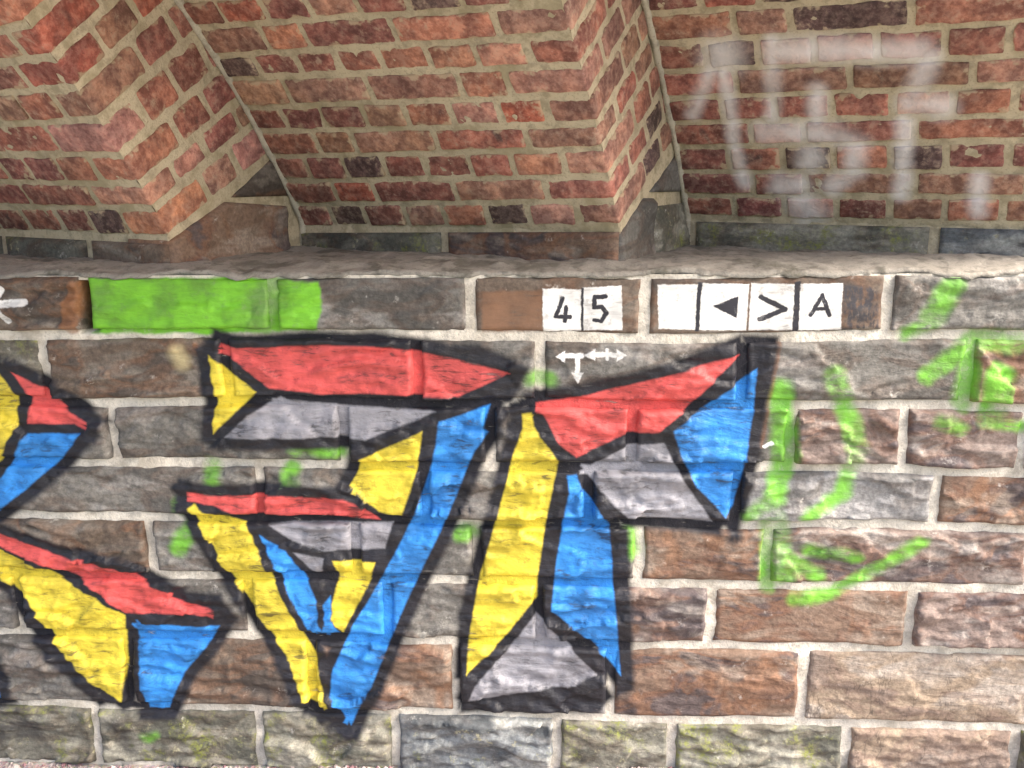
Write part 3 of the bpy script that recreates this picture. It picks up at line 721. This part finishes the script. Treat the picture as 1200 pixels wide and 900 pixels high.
def build_wall():
    wall = empty('stone_wall', (0, 0.1, -1.6), 'coursed rough stone abutment wall with red, yellow and blue graffiti under the brick arch', 'wall')
    R = random.Random(3)
    for k, row in enumerate(ROWS):
        zt, zb = BEDS[k], BEDS[k + 1]
        if k == 7:
            zb -= 0.04
        xs = list(row)
        sty = list(STYLE[k])
        while xs[0] > -2.3:
            xs.insert(0, xs[0] - R.uniform(0.3, 0.55))
            sty.insert(0, R.choice(['grey', 'brown', 'grey']))
        add = len(xs) - len(row)
        while xs[-1] < 2.0:
            xs.append(xs[-1] + R.uniform(0.3, 0.55))
            sty.append(R.choice(['grey', 'purple', 'rust', 'tan']))
        for i in range(len(xs) - 1):
            key = (k, i - add)
            x0, x1 = xs[i] + 0.007, xs[i + 1] - 0.007
            z1, z0 = zt - 0.0068, zb + 0.0068
            rel = FLAT.get(key, R.uniform(0.75, 1.35))
            if x0 > 0.45 and key not in FLAT:
                rel *= 1.25
            til = (R.uniform(-0.006, 0.006), R.uniform(-0.007, 0.004))
            V, F = stone_mesh(x0, x1, z0, z1, R.uniform(0, 90), rel, til)
            o = mesh_obj('stone', V, F, stone_mat(sty[i], (x0, x1, z0, z1), 0.35 if key in ((0, 3), (0, 4)) else 1.0), wall)
            if key in STONE_LABEL:
                o['label'] = STONE_LABEL[key]
    # mortar body
    # mortar, laid bed by bed
    cuts = [-1.68] + [(BEDS[q] + BEDS[q + 1]) / 2 for q in range(7, -1, -1)] + [-0.273]
    for q in range(len(cuts) - 1):
        for c0, c1 in ((0, 8), (8, 15), (15, 22), (22, 29), (29, 44)):
            xs = [-2.35 + 0.1 * c0 + 0.01 * i for i in range((c1 - c0) * 10 + 1)]
            n = max(6, int((cuts[q + 1] - cuts[q]) / 0.01))
            zs = [cuts[q] + (cuts[q + 1] - cuts[q]) * i / n for i in range(n + 1)]
            V = []
            for z in zs:
                for x in xs:
                    hole = 0.06 if abs(x + 1.177 - 0.004 * math.sin(z * 40)) < 0.022 and -0.412 < z < -0.292 else 0.0
                    V.append((x, hole - 0.0075 - 0.0055 * nz(x * 11, z * 11, 7) - 0.0035 * nz(x * 45, z * 45, 2), z))
            mesh_obj('mortar', V, grid_faces(len(xs), len(zs)),
                     mortar_mat('wall_mortar', (0.68, 0.635, 0.55), (xs[0], xs[-1], zs[0], zs[-1]), stain=(0.40, 0.36, 0.295)), wall)
    # sloping mortar ledge on top, running back under the arch feet
    xs = [-2.35 + 0.009 * i for i in range(486)]
    ys = [-0.016, -0.013, -0.004] + [0.006 + 0.011 * i for i in range(75)]
    V = []
    for j, y in enumerate(ys):
        for x in xs:
            n1 = 0.010 * nz(x * 6, y * 9, 4) + 0.005 * nz(x * 26, y * 26, 8) + 0.0025 * nz(x * 60, y * 60, 3)
            if j == 0:
                V.append((x, 0.02, -0.285))
            elif j == 1:
                V.append((x, -0.012 + 1.6 * n1, -0.276 + 1.2 * n1))
            else:
                t = max(0.0, min(1.0, y / 0.08))
                V.append((x, y + n1 * (1 - t), -0.266 + 0.012 * t + n1))
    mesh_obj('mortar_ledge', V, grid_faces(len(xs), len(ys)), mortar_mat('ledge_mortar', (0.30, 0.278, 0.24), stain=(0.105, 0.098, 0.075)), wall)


# ------------------------------------------------------------------ brick arch ribs
TONE = {'r': (0.40, 0.150, 0.103), 'd': (0.275, 0.095, 0.073), 'm': (0.30, 0.086, 0.082), 'x': (0.46, 0.120, 0.076), 'o': (0.52, 0.230, 0.132),
        'p': (0.48, 0.235, 0.175), 'b': (0.34, 0.170, 0.115), 'k': (0.110, 0.060, 0.056), 't': (0.45, 0.260, 0.160)}
CODES = {'L': ['drdko', 'drdp', 'rddro', 'rrp', 'rtrp', 'rdx', 'rrx', 'oo'],
         'M': ['dkdtrkpb', 'dxdpr', 'rdkddrop', 'rbprb', 'dddtrpxb', 'tpbop', 'kddroopr', 'bodop', 'dxdpdkrr'],
         'R': ['dmpdbobr', 'ddbbr', 'drkokdd', 'dpdrr', 'ddrrprr', 'rbbp', 'dkpprrr', 'obkrr', 'dxkorrr']}
SIDE_CODE = {'L': ['ob', 'opdb', 'ord', 'prr', 'prr', 'xbx'], 'M': ['pk', 'prkp', 'prr', 'prb', 'pbp', 'pbb']}


def rib_pt(base, a, s, d):
    an = ARC_A + s / ARC_R
    rr = ARC_R + d
    uu = ARC_R * math.cos(ARC_A) - rr * math.cos(an)
    hh = rr * math.sin(an) - ARC_R * math.sin(ARC_A)
    return base + AXV * a + NNV * uu + UP * (SPRING_Z + hh)


def axis_list(lo, hi, rr, step):
    n = max(1, int(round((hi - lo - 2 * rr) / step)))
    mid = [lo + rr + (hi - lo - 2 * rr) * i / n for i in range(n + 1)]
    return [lo, lo + rr * 0.35] + mid + [hi - rr * 0.35, hi]


def rounded_block(la, ls, ld, rr):
    """surface grid of a box whose edges are rounded to radius rr; returns parameter points and faces"""
    pts, idx, F = [], {}, []
    lo = (la[0] + rr, ls[0] + rr, ld[0] + rr)
    hi = (la[-1] - rr, ls[-1] - rr, ld[-1] - rr)

    def vid(i, j, k):
        if (i, j, k) in idx:
            return idx[(i, j, k)]
        p = (la[i], ls[j], ld[k])
        q = tuple(min(max(p[c], lo[c]), hi[c]) for c in range(3))
        dv = [p[c] - q[c] for c in range(3)]
        l = math.sqrt(sum(v * v for v in dv))
        if l > rr:
            p = tuple(q[c] + dv[c] * rr / l for c in range(3))
        idx[(i, j, k)] = len(pts)
        pts.append(p)
        return idx[(i, j, k)]

    na, ns, nd = len(la) - 1, len(ls) - 1, len(ld) - 1
    for i in range(na):
        for j in range(ns):
            F.append((vid(i, j, 0), vid(i + 1, j, 0), vid(i + 1, j + 1, 0), vid(i, j + 1, 0)))
            F.append((vid(i, j, nd), vid(i, j + 1, nd), vid(i + 1, j + 1, nd), vid(i + 1, j, nd)))
    for i in range(na):
        for k in range(nd):
            F.append((vid(i, 0, k), vid(i, 0, k + 1), vid(i + 1, 0, k + 1), vid(i + 1, 0, k)))
            F.append((vid(i, ns, k), vid(i + 1, ns, k), vid(i + 1, ns, k + 1), vid(i, ns, k + 1)))
    for j in range(ns):
        for k in range(nd):
            F.append((vid(0, j, k), vid(0, j + 1, k), vid(0, j + 1, k + 1), vid(0, j, k + 1)))
            F.append((vid(na, j, k), vid(na, j, k + 1), vid(na, j + 1, k + 1), vid(na, j + 1, k)))
    return pts, F


GAP = 0.0083


def make_brick(parent, base, a0, a1, sb, d0, d1, mat, tone, sd, corner=False, name='brick'):
    """sb(a) gives the bottom and top of the course at a"""
    rr = 0.009 if corner else 0.0055
    la = axis_list(a0, a1, rr, 0.022)
    ls = [0.0, 0.03, 0.09, 0.3, 0.5, 0.7, 0.91, 0.97, 1.0]
    ld = axis_list(d0, d1, rr, 0.022 if corner else 0.05)
    hs = 0.06
    pts, F = rounded_block(la, [q * hs for q in ls], ld, rr)
    push = rnd(-0.0035, 0.003)
    V, UV, ED = [], [], []
    R1, R2 = rnd(-0.0025, 0.0025), rnd(-0.0025, 0.0025)
    for a, s_, d in pts:
        b0, b1 = sb(a)
        b0 += GAP + 0.5 * R1
        b1 -= GAP + 0.5 * R2
        t = s_ / hs
        s = b0 + (b1 - b0) * t
        n1 = nz(a * 30 + sd, s * 30, d * 30 + sd)
        n2 = nz(a * 75 + sd, s * 75, d * 75)
        edge = 1.0 - min(1.0, min(t, 1 - t) * 6)
        s += (0.0048 * nz(a * 24 + sd, d * 30, sd) + 0.0028 * nz(a * 75 + sd, d * 60, sd)) * edge
        n1 *= 1.5
        V.append(rib_pt(base, a + 0.0018 * n1 + (push if corner else 0) * 0.6, s, d + push + 0.0014 * n1 + 0.001 * n2))
        UV.append((a, s))
        eb = min(t, 1 - t) * 0.062
        if not corner or d < 0.012:
            eb = min(eb, a - a0, a1 - a if not corner else 1)
        if corner and a > a1 - 0.012:
            eb = min(eb, d1 - d)
        ED.append((max(eb, 0.0), 0.0))
    o = mesh_obj(name, V, F, mat, parent, uvs=UV, edge=ED)
    j = rnd(0.86, 1.14)
    o.color = (tone[0] * j * rnd(0.95, 1.05), tone[1] * j * rnd(0.92, 1.08), tone[2] * j * rnd(0.9, 1.1), 1)
    return o


def stone_prism(parent, pts3, out, depth, mat, sd, rel=0.006):
    """rough block whose visible face is the outline pts3 (counter-clockwise seen from outside)"""
    import bmesh
    bm = bmesh.new()
    vs = [bm.verts.new(p) for p in pts3]
    bm.faces.new(vs)
    bmesh.ops.triangulate(bm, faces=bm.faces[:])
    for _ in range(7):
        long_e = [e for e in bm.edges if e.calc_length() > 0.022]
        if not long_e:
            break
        bmesh.ops.subdivide_edges(bm, edges=long_e, cuts=1)
        bmesh.ops.triangulate(bm, faces=bm.faces[:])
    bm.normal_update()
    bm.verts.index_update()
    border = {v for e in bm.edges if e.is_boundary for v in e.verts}
    be = [e for e in bm.edges if e.is_boundary]
    for v in bm.verts:
        n = noise.fractal((v.co.x * 16 + sd, v.co.y * 16, v.co.z * 22), 1.0, 2.1, 4)
        g = nz(v.co.x * 5 + sd, v.co.y * 5, v.co.z * 8)
        if v in border:
            v.co += out * -0.001
        else:
            v.co += out * (rel * (1.0 + 1.2 * g) + rel * 0.6 * n)
    ret = bmesh.ops.extrude_edge_only(bm, edges=be)
    for q in ret['geom']:
        if isinstance(q, bmesh.types.BMVert):
            q.co -= out * depth
    bmesh.ops.recalc_face_normals(bm, faces=bm.faces[:])
    me = bpy.data.meshes.new('springer_stone')
    bm.to_mesh(me)
    bm.free()
    me.polygons.foreach_set('use_smooth', [True] * len(me.polygons))
    me.materials.append(mat)
    o = bpy.data.objects.new('springer_stone', me)
    COL.objects.link(o)
    o.parent = parent
    o.matrix_parent_inverse = Matrix.Translation(-Vector(parent.location))
    return o


MAX_S = 0.98
FAR_S = ARC_R * (math.pi / 2 - ARC_A) + 0.5  # unseen vault is cut off past the crown to let in front light
MORTAR_TONE = (0.53, 0.455, 0.315)


def course_lines(key):
    cs = [list(c) for c in COURSES[key]]
    while cs[-1][0] < MAX_S or cs[-1][1] < MAX_S:
        st0 = 0.0775
        cs.append([cs[-1][0] + st0, cs[-1][1] + st0])
    return cs


def vault_mat():
    T = Tree('far_vault_brick')
    uv = T.n('ShaderNodeUVMap', uv_map='UVMap').outputs[0]
    bt = T.n('ShaderNodeTexBrick')
    T.put(bt.inputs['Vector'], uv)
    bt.inputs['Color1'].default_value = (0.30, 0.10, 0.06, 1)
    bt.inputs['Color2'].default_value = (0.17, 0.05, 0.04, 1)
    bt.inputs['Mortar'].default_value = (0.45, 0.38, 0.26, 1)
    bt.inputs['Scale'].default_value = 1.0
    bt.inputs['Mortar Size'].default_value = 0.006
    bt.inputs['Brick Width'].default_value = 0.25
    bt.inputs['Row Height'].default_value = 0.077
    T.put(T.bsdf.inputs['Base Color'], bt.outputs['Color'])
    T.bsdf.inputs['Roughness'].default_value = 0.9
    T.put(T.bsdf.inputs['Normal'], T.bump(bt.outputs['Fac'], -0.5, 0.006))
    return T.mat


def shell(parent, base, s0, s1, step, mat, name, uneven, side=True, kind=None, dtop=0.62, d_off=0.0):
    na, ns = max(2, int(RIB_L / step)) + 1, max(2, int((s1 - s0) / step)) + 1
    V, UV = [], []
    for j in range(ns):
        s = s0 + (s1 - s0) * j / (ns - 1)
        for i in range(na):
            a = RIB_L * i / (na - 1) - (0.0044 if i == na - 1 and uneven else 0)
            n = uneven * (nz(a * 24, s * 24, base.x) + 0.8 * nz(a * 70, s * 70, base.x))
            V.append(rib_pt(base, a, s, d_off + (0.0046 if uneven else 0) + n))
            UV.append((a, s))
    F = grid_faces(na, ns, 0, True)
    if side:
        o = len(V)
        nd = max(3, int(dtop / step))
        for j in range(ns):
            s = s0 + (s1 - s0) * j / (ns - 1)
            for k in range(nd):
                d = d_off + (0.0046 if uneven else 0) + (dtop - d_off) * k / (nd - 1)
                n = uneven * (nz(d * 24, s * 24, base.x + 9) + 0.6 * nz(d * 70, s * 70, base.x))
                V.append(rib_pt(base, RIB_L - (0.0044 if uneven else 0) - n, s, d))
                UV.append((RIB_L + d, s))
        F += grid_faces(nd, ns, o, True)
    return mesh_obj(name, V, F, mat, parent, uvs=UV)


def fillet(parent, base, mat):
    """rope of mortar run down the inner corner between one rib and the next"""
    V, F = [], []
    ns, nr = 90, 8
    for j in range(ns):
        s = -0.10 + (MAX_S + 0.1) * j / (ns - 1)
        c = rib_pt(base, 0.004 + 0.004 * nz(s * 9, 1, base.x), max(s, 0.0), 0.004)
        if s < 0:
            c = c + UP * s
        r_ = 0.0105 + 0.004 * nz(s * 14, 5, base.x) + 0.002 * nz(s * 60, 5, base.x)
        an = ARC_A + max(s, 0) / ARC_R
        nrm = -(NNV * -math.cos(an) + UP * math.sin(an))
        for q in range(nr):
            t = 2 * math.pi * q / nr
            V.append(c + AXV * (r_ * math.cos(t)) + nrm * (r_ * math.sin(t)))
    for j in range(ns - 1):
        for q in range(nr):
            F.append((j * nr + q, j * nr + (q + 1) % nr, (j + 1) * nr + (q + 1) % nr, (j + 1) * nr + q))
    mesh_obj('mortar_fillet', V, F, mat, parent)


def build_rib(key, label, bm, mm, vm):
    base = Vector(BASES[key])
    rib = empty('arch_rib', base + AXV * (RIB_L / 2) + UP * (SPRING_Z - 0.08), label, 'arch rib', 'brick ribs of the skew arch')
    cs = course_lines(key)
    R = random.Random(ord(key))
    nc = len(cs) - 1
    for k in range(nc):
        def sb(a, k=k):
            t = a / RIB_L
            return cs[k][0] + (cs[k][1] - cs[k][0]) * t, cs[k + 1][0] + (cs[k + 1][1] - cs[k + 1][0]) * t
        if k < len(PERPS[key]):
            js = list(PERPS[key][k])
            code = list(CODES[key][k])
        else:
            js = [0.125 + 0.13 * i for i in range(7)] if k % 2 == 0 else [0.18, 0.31, 0.57, 0.83]
            code = [R.choice('rrdpobr') for _ in range(len(js) + 1)]
        if k < len(PERPS[key]) and key == 'L':
            lead = 0
            while js[0] > 0.20:
                js.insert(0, js[0] - (0.13 if k % 2 == 0 else 0.26))
                code.insert(0, R.choice('rdb'))
            if js[0] < 0.03:
                js.pop(0)
                code.pop(0)
        while key == 'R' and RIB_L - js[-1] > 0.28:
            js.append(js[-1] + (0.13 if k % 2 == 0 else 0.25))
        while len(code) < len(js) + 1:
            code.append(R.choice('rdbr'))
        edges = [0.004] + js + [RIB_L]
        # radial depth of the joints on the side face
        if key == 'L' and k in SIDE1:
            ds = [q[0] for q in SIDE1[k]]
        elif key == 'M' and k < 6:
            ds = {0: [0.21], 1: [0.133, 0.263], 2: [0.206, 0.33], 3: [0.12, 0.259], 4: [0.207, 0.33], 5: [0.118, 0.263]}[k]
        else:
            ds = [0.125, 0.255] if k % 2 else [0.19, 0.32]
        while ds[-1] < 0.52:
            ds.append(ds[-1] + 0.13)
        sc = list(SIDE_CODE.get(key, [])[k]) if k < len(SIDE_CODE.get(key, [])) else []
        while len(sc) < len(ds) + 1:
            sc.append(R.choice('rpbd'))
        for i in range(len(edges) - 1):
            last = i == len(edges) - 2
            a0, a1 = edges[i] + GAP * (0.4 if i == 0 else 1), edges[i + 1] - (0 if last else GAP)
            make_brick(rib, base, a0, a1, sb, 0.0, (ds[0] - GAP) if last else 0.09, bm, TONE[code[i]], R.uniform(0, 50), corner=last)
        for i in range(len(ds) - 1):
            make_brick(rib, base, RIB_L - 0.10, RIB_L, sb, ds[i] + GAP, ds[i + 1] - GAP, bm, TONE[sc[i + 1]], R.uniform(0, 50), corner=True)
    stop = min(cs[-1])
    shell(rib, base, -0.012, stop, 0.0125, mm, 'mortar', 0.0034)
    shell(rib, base, stop - 0.004, FAR_S, 0.25, vm, 'unseen_vault_soffit', 0.0, dtop=0.5, d_off=0.001)  # unseen vault overhead, added to hold back sky light
    # springer stones under the soffit
    sp = SPRINGERS[key]
    kinds = {'L': ['dark', 'dark', 'brown'], 'M': ['dark', 'rust'], 'R': ['moss', 'slate']}[key]
    out = NNV
    c_front = base + UP * SPRING_Z
    for i in range(len(sp) - 1):
        a0, a1 = sp[i] + 0.014, sp[i + 1] - (0.012 if i < len(sp) - 2 else -0.008)
        s0 = cs[0][0] + (cs[0][1] - cs[0][0]) * a0 / RIB_L - 0.012
        s1 = cs[0][0] + (cs[0][1] - cs[0][0]) * a1 / RIB_L - 0.012
        q = [c_front + AXV * a0 - UP * 0.115, c_front + AXV * a1 - UP * 0.115, c_front + AXV * a1 + UP * s1, c_front + AXV * a0 + UP * s0]
        stone_prism(rib, q, out, 0.15, stone_mat(kinds[i]), R.uniform(0, 40), 0.009)
    cor = base + AXV * RIB_L + UP * SPRING_Z
    sd = lambda q, h: cor - NNV * q + UP * h
    if key == 'L':
        stone_prism(rib, [sd(0.0, -0.115), sd(0.44, -0.115), sd(0.43, 0.05), sd(0.20, 0.072), sd(0.002, -0.016)], AXV, 0.15, stone_mat('rust'), 3.1, 0.013)
        stone_prism(rib, [sd(0.225, 0.083), sd(0.445, 0.078), sd(0.39, 0.182)], AXV, 0.12, stone_mat('brown'), 7.1, 0.004)
    else:
        stone_prism(rib, [sd(0.0, -0.115), sd(0.232, -0.115), sd(0.225, 0.072), sd(0.16, 0.075), sd(0.002, -0.006)], AXV, 0.15, stone_mat('grey'), 5.1, 0.009)
        stone_prism(rib, [sd(0.252, -0.115), sd(0.52, -0.115), sd(0.46, 0.048), sd(0.238, 0.05)], AXV, 0.15, stone_mat('moss'), 9.1, 0.010)
        stone_prism(rib, [sd(0.20, 0.088), sd(0.48, 0.08), sd(0.41, 0.185)], AXV, 0.12, stone_mat('grey'), 2.1, 0.004)
    # mortar bed behind and between those stones
    V, F = [], []
    n1_, n2_ = 80, 14
    for j in range(n2_):
        for i in range(n1_):
            a = (RIB_L - 0.003) * i / (n1_ - 1)
            h = -0.13 + 0.15 * j / (n2_ - 1)
            V.append(base + AXV * a + UP * (SPRING_Z + h) - NNV * (0.006 + 0.003 * nz(a * 30, h * 30, 2)))
    F += grid_faces(n1_, n2_, 0)
    o = len(V)
    n1_, n2_ = 48, 34
    for j in range(n2_):
        for i in range(n1_):
            q = 0.003 + 0.6 * i / (n1_ - 1)
            top = 0.53 * q + 0.012
            h = -0.13 + (top + 0.13) * j / (n2_ - 1)
            V.append(sd(q, h) - AXV * (0.005 + 0.003 * nz(q * 30, h * 30, 6)))
    F += grid_faces(n1_, n2_, o)
    mesh_obj('mortar_bed', V, F, mm, rib, uvs=[(5, 5)] * len(V))
    fillet(rib, base, FILLET)
    return rib


build_ground()
build_wall()
BRICK = brick_mat('old_brick')
BRICK_G = brick_mat('old_brick_sprayed', ghost=True)
RM = mortar_mat('rib_mortar', MORTAR_TONE, stain=(0.33, 0.285, 0.175))
RMG = mortar_mat('rib_mortar_sprayed', MORTAR_TONE, stain=(0.37, 0.32, 0.21), ghost=True)
FILLET = mortar_mat('fillet_mortar', (0.52, 0.475, 0.375))
VM = vault_mat()
build_rib('L', 'red brick arch rib with bent corner bricks above the bright green painted stone', BRICK, RM, VM)
build_rib('M', 'red brick arch rib springing above the stone with white squares reading 4 and 5', BRICK, RM, VM)
build_rib('R', 'red brick arch rib with faded white spray lettering across its bricks', BRICK_G, RMG, VM)
# one more vault bay, unseen, added to block light from the left
far = empty('unseen_vault_bay', Vector(BASES['L']) + UP * (SPRING_Z - 0.08), 'plain red brick vault bay, unseen, added to block light beside the rib above the green painted stone', 'vault')
for kx in (-2,):
    b = Vector(BASES['M']) + (Vector(BASES['R']) - Vector(BASES['M'])) * kx
    shell(far, b, -0.09, FAR_S, 0.12, VM, 'unseen_vault_soffit', 0.0, dtop=0.6)
